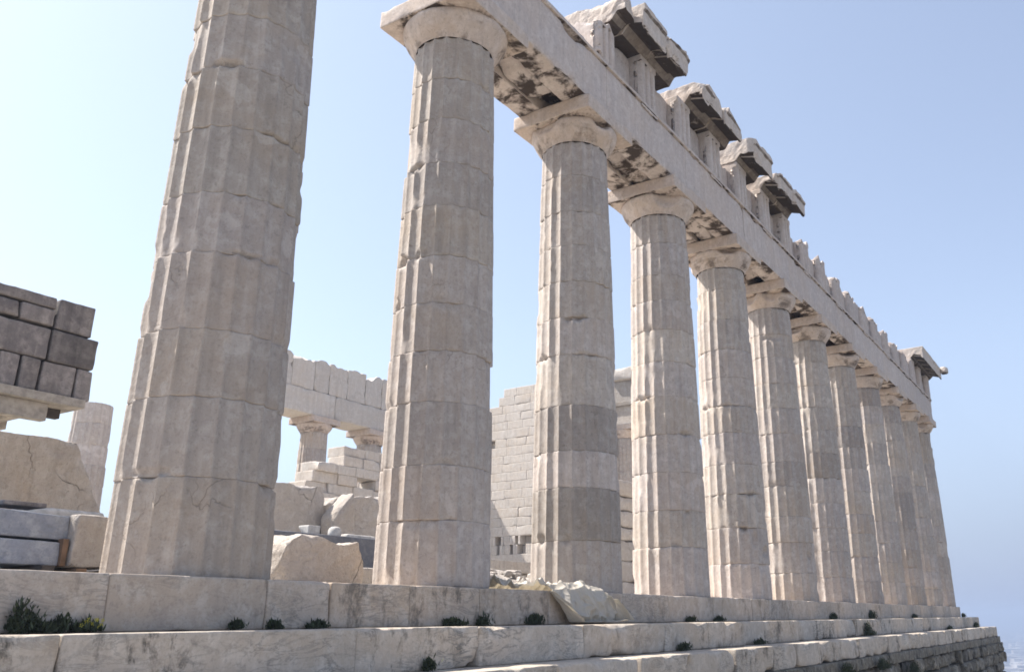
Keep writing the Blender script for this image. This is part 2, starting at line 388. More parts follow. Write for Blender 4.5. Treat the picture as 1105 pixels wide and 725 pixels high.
def column(i, x, y, label, group, near=.62, ztop=None, capital=True, dents=2, z0=0.0, dz=.06, per=10):
    root = empty('fluted_column', (x, y, z0), label, 'column', group)
    js = JOINTS.get(i) or [.87*k+rng.uniform(-.06, .06) for k in range(1, 11)]
    zs = [0]+list(js)+[HS]
    SC.clear()
    fa = math.atan2(-9.35-y, -6.62-x)
    for (uq, zq, wq, hq, dq) in SCARS.get(i, []): SC.append((fa+math.asin(uq), zq, wq, hq, dq))
    for q in range(3):
        if 0 < i < 60: SC.append((rng.uniform(0, 6.28), rng.choice(js)+rng.uniform(-.03, .03), rng.uniform(.08, .28), rng.uniform(.03, .10), rng.uniform(.03, .08)))
    if ztop: zs = [z for z in zs if z < ztop-.3]+[ztop]
    ph = rng.random()
    for k in range(len(zs)-1):
        me = drum_mesh(zs[k], zs[k+1], 0, 0, 20*per, dz, seed=i*13.7+k*2.3+1, wear=near, phase=.5)
        tn = TONES.get(i, [])
        t = tn[k] if k < len(tn) else rng.choice([rng.uniform(.94, 1.04), rng.uniform(.94, 1.04), rng.uniform(.94, 1.04), rng.uniform(.78, .88), rng.uniform(1.06, 1.14)])
        d = link('drum', me, M['col'], parent=root, tone=(t, t, t*rng.uniform(.98, 1.02)))
        d.location = (rng.uniform(-.008, .008), rng.uniform(-.008, .008), zs[k]); d.rotation_euler[2] = rng.uniform(-.008, .008)
    if capital and not ztop:
        prof = [(.738, HS-.012), (.757, HS+.02), (.80, HS+.085), (.86, HS+.165), (.915, HS+.25), (.955, HS+.33), (.98, HS+.40), (.985, HS+.45), (.97, HS+.48)]
        me = lathe_mesh(prof, 20*per if per < 10 else 128, i*7.7+3, dents=dents)
        c = link('capital', me, M['cap'], parent=root)
        a = block('abacus', (x-1.0, y-1.0, z0+HS+.481), (x+1.0, y+1.0, z0+10.428), M['cap'], step=.09, e=.05, r0=.012, chip=.16, thr=.60, seed=i*3.3)
        a.parent = c; a.location = (0, 0, HS+.481)
    return root
ORD = ['nearest and largest column at the left, its top cut off by the picture edge',
       'second column from the left, weathered marble, carrying the near end of the beam',
       'third column from the left, with darker grey lower drums and loose plastic sheet at its foot',
       'fourth column from the left, pale fluted marble between the two-toned column and the chipped one',
       'fifth column from the left, patched pale scar below its capital and a split bottom drum',
       'sixth column from the left in the long row, fluted weathered marble',
       'seventh column from the left in the long row, narrow bright strip on its left flank',
       'eighth column from the left in the long row, fifth from the far corner',
       'ninth column from the left in the long row, fourth from the far corner',
       'tenth column from the left in the long row, third from the far corner',
       'eleventh column from the left, the one just before the far corner column',
       'far corner column at the right end of the row, under the carved corner cornice']
for i in range(12):
    per, dz = ((12, .045) if i == 0 else (10, .05) if i < 3 else (8, .07) if i < 6 else (8, .14))
    column(i, X[i], 0, ORD[i], 'columns of the long front colonnade', per=per, dz=dz, dents=(0 if i == 1 else 3 if i < 8 else 2))

# ------------------------------------------------------------ entablature, front
ordn = ['first', 'second', 'third', 'fourth', 'fifth', 'sixth', 'seventh', 'eighth', 'ninth', 'tenth', 'eleventh', 'twelfth', 'thirteenth', 'fourteenth', 'fifteenth', 'sixteenth', 'seventeenth', 'eighteenth', 'nineteenth', 'twentieth', 'twenty-first', 'twenty-second', 'twenty-third']
ZA, ZB, ZC = 10.431, 11.78, 13.10
TX = []
for i in range(1, 11):
    TX.append(X[i])
    if i < 11: TX.append((X[i]+X[i+1])/2)
TX = TX + [X[11]+.885-.42]
def lowertop(amp, freq=1.3, seed=0, zmin=-1):
    def fn(V, h, c):
        t = np.clip((V[:, 2]/h[2]+1)/2, 0, 1)**4
        q = np.stack([(V[:, 0]+c[0])*freq, (V[:, 1])*freq, np.full(len(V), seed)], 1)
        V = V.copy(); V[:, 2] -= t*amp*np.clip((fbm(q, 3)-.3)*2.2, 0, 1); return V
    return fn
for i in range(1, 11):
    x0 = 3.85 if i == 1 else X[i]+.004; x1 = X[i+1]-.004 if i < 10 else X[11]+.885
    lab = 'marble architrave beam spanning the gap between the %s and %s columns from the left' % (ordn[i], ordn[i+1])
    if i == 10: lab = 'last marble architrave beam, ending at the far right corner column'
    root = empty('architrave_beam', ((x0+x1)/2, 0, ZA), lab, 'stone beam', 'beams resting on the front columns')
    tn = rng.uniform(.95, 1.03)
    st = .10 if i < 5 else .16
    block('outer_beam', (x0, -.885, ZA), (x1, -.302, ZB-.10), M['ent'], step=st, e=.05, parent=root, r0=.012, chip=.15 if i > 1 else .24, thr=.54, freq=1.8, tone=tn)
    mid = lambda V, h, c: np.stack([V[:, 0], V[:, 1], np.where(V[:, 2] < 0, V[:, 2]+.5*np.clip((fbm(np.stack([V[:, 0]*1.1+c[0], V[:, 1]*.6, V[:, 2]*0], 1), 3)-.42)*3, 0, .8), V[:, 2])], 1)
    block('middle_beam', (x0, -.288, ZA+.03), (x1, .288, ZB-.06), M['ent'], step=.11, e=.05, parent=root, r0=.02, chip=.2, thr=.5, fn=mid, tone=tn*.95)
    block('inner_beam', (x0, .302, ZA), (x1, .885, ZB), M['ent'], step=.14, e=.05, parent=root, r0=.015, chip=.16, thr=.55, tone=tn)
    top = lowertop(.10, 2.0, i) if i > 1 else lowertop(.16, 1.5, i)
    block('taenia', (x0, -.945, ZB-.097), (x1, -.302, ZB), M['ent'], step=.06, e=.03, parent=root, r0=.010, chip=.035, thr=.52, freq=3.5, fn=None, tone=tn)
    for tx in TX:
        if x0 <= tx < x1 and not (i == 1 and tx < 8):
            block('regula', (tx-.42, -.93, ZB-.17), (tx+.42, -.888, ZB-.10), M['ent'], step=.06, e=.02, parent=root, r0=.008, chip=.05, thr=.48, freq=5, tone=tn)
# broken course that is left above the first beam
for k, (a, b2, hgt) in enumerate([(5.0, 6.05, .16), (6.1, 7.1, .10), (7.2, 7.95, .24)]):
    block('broken_block', (a, -.80, ZB+.001), (b2, .5, ZB+hgt), M['ent'], step=.08, r0=.03, chip=.12, thr=.42, freq=4,
          label='low broken stone on the near end of the beam, %s from its left end' % ordn[k], cat='stone fragment', group='broken stones on top of the beam')
def groove_fn(top_amp, seed, depth=.13):
    def fn(V, h, c):
        V = V.copy(); x = V[:, 0]; w = h[0]
        t = (x/w+1)/2
        g = np.zeros(len(x))
        for cc in (0, 1/3, 2/3, 1):
            g = np.maximum(g, np.clip(1-np.abs(t-cc)/.085, 0, 1))
        m = (V[:, 2] < h[2]-.16) & (V[:, 1] < -h[1]+.12)
        V[:, 1] += np.where(m, g*depth, 0)
        tt = np.clip((V[:, 2]/h[2]+1)/2, 0, 1)**3
        q = np.stack([(x+c[0])*2.3, V[:, 1]*2.3, np.full(len(x), seed)], 1)
        V[:, 2] -= tt*top_amp*np.clip((fbm(q, 3)-.3)*2.2, 0, 1)
        return V
    return fn
GEI = [(8.80, 12.05), (12.95, 15.95), (16.75, 18.45), (18.95, 21.75), (42.6, 48.2)]
for k, tx in enumerate(TX):
    if tx < 8: continue
    n = k-2
    under = any(a-.2 < tx < b2+.2 for a, b2 in GEI)
    lab = ('%s grooved frieze block from the left, standing on the beam' % ordn[n]) + (' beneath a cornice piece' if under else ' with a broken top')
    zt = ZC if under or tx > 41 else ZC-rng.uniform(0, .12)
    o = block('triglyph_block', (tx-.42, -.93, ZB+.002), (tx+.42, .55, zt), M['ent'], step=.03 if tx < 24 else .045, e=.03, r0=.008, chip=.06 if tx > 9 else .3, thr=.55 if tx > 9 else .42,
              fn=groove_fn(0 if under else .30, n*3.1), label=lab, cat='frieze block', group='grooved blocks of the frieze', tone=rng.uniform(.93, 1.03))
    if k+1 < len(TX):
        a, b2 = tx+.424, TX[k+1]-.424
        deep = tx < 22
        mt = (a+b2)/2; und = any(g0 < mt < g1 for g0, g1 in GEI)
        hh = ZC-.03 if und else ZC-rng.uniform(.0, .2)
        block('frieze_slab', (a, -.60 if deep else -.80+rng.uniform(0, .12), ZB+.002), (b2, .55, hh), M['ent'], step=.09, e=.05, r0=.02, chip=.14, thr=.48,
              fn=lowertop(.12 if und else .38, 2.0, n*1.7), label='%s worn frieze slab from the left, set between two grooved blocks' % ordn[n], cat='frieze slab', group='slabs between the grooved frieze blocks', tone=rng.uniform(.84, .97))
def geison_fn(V, h, c):
    y = V[:, 1]+c[1]
    t = (V[:, 2]/h[2]+1)/2
    bot = np.interp(-y, [.90, 1.08, 1.48], [0.0, .22, .08])
    bot = np.where(y < -1.50, -.06, bot)
    topz = 2*h[2] - .10*np.clip((-y-.9)/.7, 0, 1)*0
    # fascia step near the top edge
    V = V.copy()
    V[:, 2] = bot + (topz-bot)*t - h[2]
    V[:, 1] += np.where((y < -1.5) & (t < .72), .05, 0)
    return V
GL = ['long broken cornice piece at the near end of the frieze, largest of the overhanging pieces',
      'overhanging cornice piece with a flat face, second from the left',
      'short overhanging cornice piece, third from the left',
      'overhanging cornice piece beside the ragged open frieze, fourth from the left',
      'corner cornice at the far right end with a carved water spout']
for k, (a, b2) in enumerate(GEI):
    root = empty('cornice_block', ((a+b2)/2, -.3, ZC+.002), GL[k], 'cornice', 'overhanging cornice pieces on the frieze')
    n = max(1, int(round((b2-a)/1.05)))
    cuts = (np.linspace(a, b2, max(1, round((b2-a)/1.6))+1) if k else np.array([8.80, 9.40, 10.65, 12.05]))
    for c0, c1 in zip(cuts[:-1], cuts[1:]):
        ch = .30 if k == 0 else .16 if k < 4 else .05
        ysh = rng.uniform(-.02, .07) if k < 4 else 0
        if k == 0 and c0 == a: ysh = .30
        block('cornice_slab', (c0+.004, -1.62+ysh, ZC+.004), (c1-.004, .62, ZC+[.68, .62, .72, .54, .62][k]+rng.uniform(-.06, .05)), M['gei'], step=.055 if k < 4 else .12, e=.05, r0=.015, chip=ch, thr=.46 if k < 4 else .55, freq=2.4, surf=.03, cuts=8 if k < 4 else 0, cutd=.80, fn=geison_fn, smooth=False, parent=root)
    xm = a+.30
    for tx in np.arange(a+(.55 if k else 1.4), b2-.35, 1.074):
        if k < 4 and rng.random() < .2: continue
        mu = block('mutule', (tx-.40, -1.48, ZC+.10), (tx+.40, -1.00, ZC+.17), M['gei'], step=.08, e=.02, r0=.01, chip=.07, thr=.45, parent=root)
        mu.rotation_euler[0] = .27
sp = block('water_spout', (47.75, -1.98, ZC+.20), (48.25, -1.55, ZC+.62), M['gei'], step=.05, e=.05, r0=.10, chip=.1, thr=.4, freq=6, surf=.04)
rt = [o for o in bpy.data.objects if o.name.startswith('cornice_block')]
rt = [o for o in rt if 'corner' in o['label']][0]
sp.parent = rt; sp.location = (48.15-rt.location.x, -1.78-rt.location.y, .26)

# ------------------------------------------------------------ steps
def course(name, y_out, y_in, z0, z1, joints, mat, label, chip, x_end, x0=-22, seedb=0, thr=.55, kind='marble_step'):
    root = empty(kind, ((x0+x_end)/2, y_out, z0), label, 'stone step', 'steps along the foot of the colonnade')
    js = [x0]
    x = x0
    first = joints[0] if joints else 0
    while x < first-1.6: x += rng.uniform(1.4, 1.9); js.append(x)
    js = [j for j in js if j < first-.5]+list(joints)
    x = js[-1]
    while x < x_end-2.4: x += rng.uniform(1.5, 2.2); js.append(x)
    js.append(x_end)
    for a, b2 in zip(js[:-1], js[1:]):
        near = a < 14
        block('stone_block', (a+.0025, y_out+rng.uniform(-.004, .010), z0), (b2-.0025, y_in, z1+rng.uniform(-.006, .002)), mat,
              step=.07 if near else .13, e=.06, r0=.014, chip=chip, surf=.006, thr=thr, parent=root, tone=rng.uniform(.90, 1.04), freq=1.7)
    return root
course('a', -.96, .9, -.538, 0, [-2.11-1.2, -1.5, .37, 1.33, 2.75, 4.28, 6.14, 8.71, 10.72, 13.07, 15.58, 18.33, 20.2], M['step'], 'top marble step, the one the columns stand on', .10, 47.59, thr=.62)
course('b', -1.73, -.3, -1.048, -.540, [-2.3, 1.03, 3.28, 5.99, 8.92, 10.94, 14.21, 16.4, 18.4, 20.27], M['step_low'], 'middle marble step with grey veins and dark stains', .22, 48.45, thr=.54)
course('c', -2.45, -1.0, -1.56, -1.05, [1.9, 4.1, 6.6, 8.4, 10.6], M['step_low'], 'lowest marble step, worn and rounded at its edge', .28, 49.45, thr=.47)
course('d', -2.52, -1.5, -1.88, -1.562, [3.0, 5.1, 7.3], M['rubble'], 'thin stone levelling course under the lowest step', .14, 49.75, thr=.45, kind='foundation_course')
zz = -1.885
for k in range(7):
    hgt = rng.uniform(.42, .55)
    root = empty('foundation_course', (25, -2.6, zz-hgt), 'rough dark foundation course, number %s below the levelling course' % ordn[k], 'stone foundation', 'rough foundation courses')
    x = 4.0+1.2*k
    while x < 50.0:
        w = min(rng.uniform(.75, 1.7), 50.3+.12*k-x)
        if w < .3: break
        block('rough_stone', (x+.02, -2.58-.05*k+rng.uniform(-.10, .22), zz-hgt+.01), (x+w-.02, -1.6, zz-.01), M['rubble'], step=.09, e=.1, r0=.05, chip=.26, thr=.40, surf=.09, cuts=7, cutd=.76, parent=root, tone=rng.uniform(.55, 1.2))
        x += w
    zz -= hgt
# solid core of the temple platform
me = bpy.data.meshes.new('temple_platform')
V = [(-22, .9, -6), (47.5, .9, -6), (47.5, 29.9, -6), (-22, 29.9, -6), (-22, .9, -.03), (47.5, .9, -.03), (47.5, 29.9, -.03), (-22, 29.9, -.03)]
me.from_pydata(V, [], [(0, 3, 2, 1), (4, 5, 6, 7), (0, 1, 5, 4), (1, 2, 6, 5), (2, 3, 7, 6), (3, 0, 4, 7)])
pl = link('temple_floor', me, M['floor'], kind='structure')
me = bpy.data.meshes.new('temple_core')
V = [(-22, -.28, -6), (47.4, -.28, -6), (47.4, .88, -6), (-22, .88, -6), (-22, -.28, -.55), (47.4, -.28, -.55), (47.4, .88, -.55), (-22, .88, -.55)]
me.from_pydata(V, [], [(0, 3, 2, 1), (4, 5, 6, 7), (0, 1, 5, 4), (1, 2, 6, 5), (2, 3, 7, 6), (3, 0, 4, 7)])
link('temple_core_ground', me, M['floor'], kind='structure')

# ------------------------------------------------------------ inside the temple, far side
YS = 28.8
for k, x in enumerate([22.95, 27.3, 31.65, 36.0]):
    column(40+k, x, YS, ['far side column partly behind the largest front column', 'far side column seen clear between the two nearest columns, left of the pair', 'far side column beside the second front column, right of the pair', 'far side column behind the second front column'][k],
           'columns of the far side colonnade', per=6, dz=.2, dents=0)
xs = [20.6, 23.6, 27.9, 32.2, 36.5]
for k in range(4):
    block('architrave_beam', (xs[k]+.01, YS-.885, ZA), (xs[k+1]-.01, YS+.885, ZB), M['wall'], step=.2, r0=.03, chip=.14, thr=.5,
          label='beam on the far side colonnade, %s from its left end' % ordn[k], cat='stone beam', group='beams on the far side columns', tone=rng.uniform(.93, 1.02))
x = 20.7; k = 0
while x < 36:
    w = rng.uniform(1.1, 1.6)
    block('frieze_backing_block', (x+.01, YS-.85, ZB+.005), (min(x+w, 36.4)-.01, YS+.7, ZC+.62-rng.uniform(0, .12)), M['wall'], step=.12, r0=.02, chip=.22, thr=.50, fn=lowertop(.42, 1.6, k),
          label='backing block on the far side beam, %s from its left end' % ordn[k], cat='stone block', group='backing blocks on the far side beams', tone=rng.uniform(.92, 1.03))
    x += w; k += 1
column(60, 14.75, YS, 'truncated column stump at the far left, beside the largest column', 'broken columns', per=6, dz=.15, ztop=8.75)

# cross wall, tall, courses visible, stepped top
def masonry(name, axis, const, thick, a0, a1, z0, topf, ch, bw, mat, label, cat, tone=1.0, chip=.06, botf=None, hole=.0):
    """a masonry wall; the blocks are its parts, one mesh per course"""
    if axis == 'y': root = empty(name, (const, (a0+a1)/2, z0), label, cat)
    else: root = empty(name, ((a0+a1)/2, const, z0), label, cat)
    z = z0; k = 0; Vs = []; Fs = []
    while True:
        z1 = z+ch*rng.uniform(.92, 1.06); a = a0-rng.uniform(0, bw); VV = []; FF = []; nv = 0; anyb = False
        while a < a1:
            w = bw*rng.uniform(.75, 1.25)*(.16 if (chip < .1 and 2.7 < z < 3.9) else 1); b_ = min(a+w, a1); aa = max(a, a0)
            if b_-aa > .08:
                low = chip < .1 and 2.7 < z < 3.9
                rec = .55 if (rng.random() < (.45 if low else hole) and chip < .1) else 0
                if topf((aa+b_)/2) >= z1-.05 and (chip < .1 or rng.random() > hole):
                    h = ((b_-aa)/2-.003, thick/2, (z1-z)/2-.002)
                    V, F = grid_box(*h, .25, .07)
                    V = weather(V, h, r0=.012 if chip > .1 else .005, chip=chip, thr=.52, seed=rng.random()*50, surf=.03 if chip > .1 else .008, cuts=2 if chip > .1 else 0, cutd=.86)
                    V = V + np.array([(aa+b_)/2, rng.uniform(-.12, .12) if chip > .1 else rng.uniform(-.003, .003), (z+z1)/2])
                    if axis == 'y': V = np.stack([-V[:, 1]+rec, V[:, 0], V[:, 2]], 1); V[:, 0] += const
                    else: V[:, 1] += const
                    VV.append(V); FF.append(F+nv); nv += len(V); anyb = True
            a += w
        if not anyb: break
        V = np.concatenate(VV)-np.array(root.location)
        link('course', mesh_np('course', V, np.concatenate(FF), True), mat, parent=root, tone=tone*rng.uniform(.97, 1.03))
        z = z1; k += 1
        if k > 60: break
    return root
def wtop(y):   # Y position -> top z
    pts = [(15.3, 13.6), (19.6, 13.4), (20.2, 13.6), (20.5, 14.2), (21.0, 13.5), (21.6, 13.3), (22.2, 12.8), (22.8, 12.2), (23.4, 11.7), (24.2, 10.8)]
    return float(np.interp(y, [p[0] for p in pts], [p[1] for p in pts]))
masonry('marble_wall', 'y', 36.6, 1.1, 15.6, 24.4, 0.0, wtop, .53, 1.15, M['wall'], 'tall pale marble block wall inside the temple with stepped broken top', 'stone wall', chip=.08, hole=.02)
_state = rng.getstate(); rng.seed(41)
def stop(x):
    pts = [(19.2, 4.9), (20.2, 5.6), (20.9, 6.1), (21.9, 6.7), (22.5, 7.4), (24.0, 7.5), (25.0, 7.45), (30, 7.4), (33, 7.0)]
    return float(np.interp(x, [p[0] for p in pts], [p[1] for p in pts]))
masonry('ruined_wall', 'x', 22.0, 1.1, 18.9, 31.0, 0.0, stop, .46, 1.25, M['wall'], 'low ruined wall of loose stepped blocks seen between the two nearest columns', 'stone wall', chip=.26, hole=.10, tone=.95)
rng.setstate(_state)
# porch inside the far end
root = empty('porch_column', (38.6, 15.0, 0), 'inner porch column carrying a moulded beam, behind the gap right of the two-toned column', 'column')
for k in range(10):
    me = drum_mesh(k*.96, (k+1)*.96, 0, 0, 120, .2, seed=500+k*3.1, wear=.7, R0=.82, R1=.70)
    d = link('drum', me, M['col'], parent=root, tone=.95); d.location = (0, 0, k*.96)
me = lathe_mesh([(.70, 9.6), (.74, 9.66), (.88, 9.85), (.95, 10.0), (.95, 10.06)], 64, 33.0); cp = link('capital', me, M['cap'], parent=root)
a = block('abacus', (37.7, 14.1, 10.06), (39.5, 15.9, 10.36), M['cap'], step=.2); a.parent = cp; a.location = (0, 0, 10.06)
root = empty('porch_entablature', (38.6, 14.3, 10.37), 'moulded beam and frieze over the inner porch column', 'stone beam')
block('beam', (37.8, 11.6, 10.37), (39.4, 15.55, 11.45), M['pale'], step=.2, parent=root, tone=.95)
block('moulding', (37.65, 11.6, 11.452), (39.5, 15.55, 11.70), M['pale'], step=.15, parent=root, tone=.6)
block('frieze_band', (37.85, 11.6, 11.702), (39.4, 15.55, 13.0), M['pale'], step=.15, parent=root, tone=.75)
block('coping', (37.55, 11.6, 13.002), (39.5, 15.5, 13.75), M['pale'], step=.15, r0=.05, chip=.25, thr=.45, parent=root)
for k, (z0, z1, xx) in enumerate([(0, .95, 0), (.955, 1.75, .15), (1.755, 2.55, -.1), (2.555, 3.1, .1), (3.105, 3.75, .0), (3.755, 4.35, .15), (4.355, 5.0, .05)]):
    block('stacked_block', (24.3+xx, 8.0, z0), (27.0+xx, 9.4, z1), M['warm'], step=.2, r0=.05, chip=.22, thr=.45, rot=rng.uniform(-.06, .06),
          label='warm coloured block, %s from the bottom of the pile between the third and fourth columns' % ordn[k], cat='stone block', group='pile of warm blocks inside the temple', tone=rng.uniform(.9, 1.05))

# ------------------------------------------------------------ blocks lying on the temple floor
T = dict
block('boulder', (2.16, 1.2, -.03), (4.16, 2.5, .80), M['warm'], step=.04, e=.1, r0=.05, chip=.10, thr=.5, freq=2.4, surf=.06, cuts=12, cutd=.68, seed=8.3,
      fn=lambda V, h, c: np.stack([V[:, 0], V[:, 1], V[:, 2]-.13*np.exp(-((V[:, 0]-.35)/.35)**2)*np.clip(V[:, 2]/h[2], 0, 1)+.05*(fbm(V*3.5, 3)-.5)], 1),
      label='rough warm-toned boulder with a hollow top, lying between the two nearest columns', cat='boulder', tone=(1.06, 1.03, 1.0))
block('stone_block', (4.35, 1.9, -.03), (5.2, 2.8, .42), M['warm'], step=.1, r0=.03, chip=.1, label='small tan block on the floor beside the foot of the second column', cat='stone block')
block('stone_slab', (3.0, 4.5, .55), (10.2, 5.9, 1.22), M['blue'], step=.16, r0=.015, chip=.06, label='long grey slab behind the boulder with small white stones on it', cat='stone slab', tone=(.55, .53, .52))
for a in (3.6, 6.5, 9.3):
    pass
block('stone_block', (4.0, 4.8, -.03), (6.4, 5.8, .545), M['dark'], step=.2, label='dark bearer block under the left half of the long grey slab', cat='stone block')
block('stone_block', (7.4, 4.8, -.03), (9.8, 5.8, .545), M['dark'], step=.2, label='dark bearer block under the right half of the long grey slab', cat='stone block')
block('stone_fragment', (6.22, 5.0, 1.222), (6.62, 5.3, 1.44), M['white'], step=.04, r0=.01, chip=.02, cuts=9, cutd=.55, label='pointed white marble lump on the grey slab', cat='stone fragment')
block('stone_fragment', (6.88, 4.95, 1.222), (7.14, 5.21, 1.47), M['white'], step=.04, e=.12, r0=.135, chip=.02, label='round white marble ball on the grey slab', cat='stone fragment')
block('stone_fragment', (7.2, 4.9, 1.222), (8.1, 5.4, 1.33), M['white'], step=.06, r0=.03, chip=.08, label='flat white marble piece on the grey slab, right of the ball', cat='stone fragment')
quad_block('stone_block', [(8.2, 2.93), (10.22, 3.0), (10.5, 0), (8.3, 0)], 9.0, 10.2, M['warm'], step=.09, r0=.02, chip=.16, thr=.5, surf=.05, cuts=3, cutd=.88, label='large upright tan block behind the boulder, left of the arched one', cat='stone block', tone=1.0)
quad_block('stone_block', [(10.25, 2.75), (13.0, 3.05), (13.0, 0), (10.55, 0)], 9.0, 10.0, M['warm'], step=.08, r0=.02, chip=.35, thr=.45, freq=1.6, surf=.06, cuts=4, cutd=.84, label='large broken block with an arched left edge beside the second column', cat='stone block', tone=.97)
quad_block('stone_block', [(10.0, 2.2), (10.7, 2.9), (11.0, 0), (10.2, 0)], 8.3, 8.85, M['warm'], step=.08, r0=.1, chip=.2, label='narrow rounded stone leaning before the broken block', cat='stone block', tone=.92)
block('stone_slab', (11.6, 5.5, .80), (16.6, 6.6, 1.12), M['pale'], step=.15, label='long pale slab on the floor between the second and third columns', cat='stone slab', tone=.9)
block('stone_block', (11.9, 5.7, -.03), (13.6, 6.5, .795), M['pale'], step=.2, label='block carrying the left end of the long pale slab', cat='stone block', tone=.8)
block('stone_block', (14.4, 5.7, -.03), (16.2, 6.5, .795), M['pale'], step=.2, label='block carrying the right end of the long pale slab', cat='stone block', tone=.8)
# left group
quad_block('stone_block', [(-.9, 2.62), (2.05, 2.66), (3.0, 0.9), (-.9, .9)], 6.5, 7.8, M['pale'], step=.07, r0=.02, chip=.22, thr=.5, freq=1.6, surf=.045, cuts=3, cutd=.90, seed=21.7, label='big pale block with a broken sloping right side, behind the slabs at the left', cat='stone block', tone=(1.0, .96, .9))
block('stone_block', (-.8, 6.6, -.03), (2.9, 7.7, .895), M['pale'], step=.2, label='block lying under the big pale block at the left', cat='stone block', tone=.85)
quad_block('stone_slab', [(-3.4, .86), (-.61, .77), (-.59, .49), (-3.4, .53)], 1.5, 2.5, M['blue'], step=.08, r0=.012, chip=.08, label='upper blue-grey slab of the pair at the left edge', cat='stone slab', group='blue-grey slabs at the left', tone=1.0)
quad_block('stone_slab', [(-3.4, .50), (-.70, .46), (-.68, .19), (-3.4, .19)], 1.45, 2.3, M['blue'], step=.08, r0=.012, chip=.06, label='lower blue-grey slab of the pair at the left edge', cat='stone slab', group='blue-grey slabs at the left', tone=1.12)
quad_block('stone_block', [(-.60, .80), (-.22, .80), (.10, .20), (-.62, .17)], 1.35, 2.35, M['pale'], step=.04, r0=.012, chip=.06, thr=.5, surf=.015, cuts=3, cutd=.86, label='cut marble block with a sloping right shoulder beside the blue-grey slabs', cat='stone block', tone=.88)
block('stone_slab', (-1.3, 1.7, .865), (-.8, 2.1, .92), M['grey'], step=.05, label='small dark slab lying on the upper blue-grey slab', cat='stone slab')
for k, (a, b2) in enumerate([(-3.1, -2.9), (-1.9, -1.72), (-.95, -.8)]):
    block('timber_bearer', (a, 1.3, -.03), (b2, 2.5, .185), M['dark'], step=.1, e=.02, r0=.006, chip=.01, label='dark timber bearer under the lower blue-grey slab, %s from the left' % ordn[k], cat='timber', group='timber bearers under the slabs')
block('timber_bearer', (-.55, 1.3, -.03), (-.42, 2.3, .165), M['wood'], step=.08, e=.02, r0=.006, chip=.01, label='orange timber wedge under the left side of the cut marble block', cat='timber')
block('timber_bearer', (-.08, 1.3, -.03), (.12, 2.3, .165), M['wood'], step=.08, e=.02, r0=.006, chip=.01, label='orange timber wedge under the right side of the cut marble block', cat='timber')
block('timber_bearer', (-.70, 1.40, .187), (-.63, 1.52, .50), M['wood'], step=.05, e=.02, r0=.005, chip=.01, label='short upright orange timber between the slabs and the cut block', cat='timber')
block('pale_chip', (-.5, 2.6, -.03), (.5, 3.4, .99), M['white'], step=.1, r0=.05, chip=.15, label='bright white marble piece behind the cut block, beside the largest column', cat='stone fragment')

# stack of grey blocks on a raised loading platform
SH = dict(a=[(-4, 4.27), (.03, 4.27), (.05, 4.10), (-4, 4.10)], b=[(-1.3, 4.07), (-.49, 4.07), (-.47, 3.83), (-1.3, 3.83)], c=[(-.46, 4.08), (.04, 4.07), (.04, 3.82), (-.44, 3.82)],
          d=[(.09, 4.29), (.64, 4.29), (.64, 3.80), (.07, 3.81)], e=[(-1.2, 3.78), (.02, 3.77), (.02, 3.30), (-1.2, 3.30)], f=[(.05, 3.78), (.76, 3.77), (.75, 3.29), (.05, 3.29)],
          g=[(-1.0, 3.285), (-.63, 3.285), (-.60, 2.80), (-1.0, 2.80)], h=[(-.61, 3.285), (-.33, 3.285), (-.33, 2.80), (-.58, 2.80)], i=[(-.30, 3.285), (-.03, 3.28), (-.05, 2.80), (-.29, 2.80)],
          j=[(.01, 3.275), (.50, 3.275), (.49, 2.80), (.0, 2.80)], k=[(.52, 3.275), (.75, 3.27), (.77, 2.80), (.52, 2.80)])
SHL = dict(a='long dark top slab of the grey stack', b='small grey block at the left picture edge, second row of the stack', c='small grey block with a pale scuff, under the long top slab',
           d='squarish grey block at the top right corner of the stack', e='wide dark block in the middle row of the stack', f='darkest block at the right end of the middle row, jutting out furthest',
           g='upright grey block at the left picture edge, bottom row of the stack', h='narrow upright grey block, second in the bottom row of the stack', i='narrow upright grey block, third in the bottom row of the stack',
           j='broad pale-footed grey block in the bottom row of the stack', k='narrow grey block at the right end of the bottom row of the stack')
for q in SH:
    quad_block('grey_block', SH[q], 4.0+rng.uniform(0, .03), 5.3, M['grey'], step=.07, r0=.018, chip=.035, label=SHL[q], cat='stone block', group='grey blocks stacked on the raised platform', tone=rng.uniform(.8, 1.25) if q not in 'f' else .7)
for n, (xa, xb, za, zb_) in enumerate([(-4, -1.32, 3.83, 4.07), (-4, -1.22, 3.30, 3.78), (-4, -1.02, 2.80, 3.285)]):
    block('grey_block', (xa, 4.02, za), (xb, 5.3, zb_), M['grey'], step=.2, label='grey block of the stack beyond the picture edge, %s from the top' % ordn[n], cat='stone block', group='grey blocks stacked on the raised platform')
root = empty('loading_platform', (-2, 4.6, 0), 'cream painted raised platform carrying the stack of grey blocks', 'platform')
block('deck', (-4.2, 3.93, 2.66), (.67, 5.4, 2.795), M['paint'], step=.3, e=.02, r0=.006, chip=.0, surf=0, parent=root)
block('edge_beam', (-4.2, 4.05, 2.40), (.20, 4.20, 2.657), M['paint'], step=.3, e=.02, r0=.006, chip=0, surf=0, parent=root)
block('edge_beam', (-4.2, 5.15, 2.40), (.20, 5.30, 2.657), M['paint'], step=.3, e=.02, r0=.006, chip=0, surf=0, parent=root)
block('cross_beam', (-.12, 4.203, 2.44), (.0, 5.147, 2.657), M['paint'], step=.3, e=.02, r0=.006, chip=0, surf=0, parent=root)
block('cross_beam', (-2.2, 4.203, 2.44), (-2.08, 5.147, 2.657), M['paint'], step=.3, e=.02, r0=.006, chip=0, surf=0, parent=root)
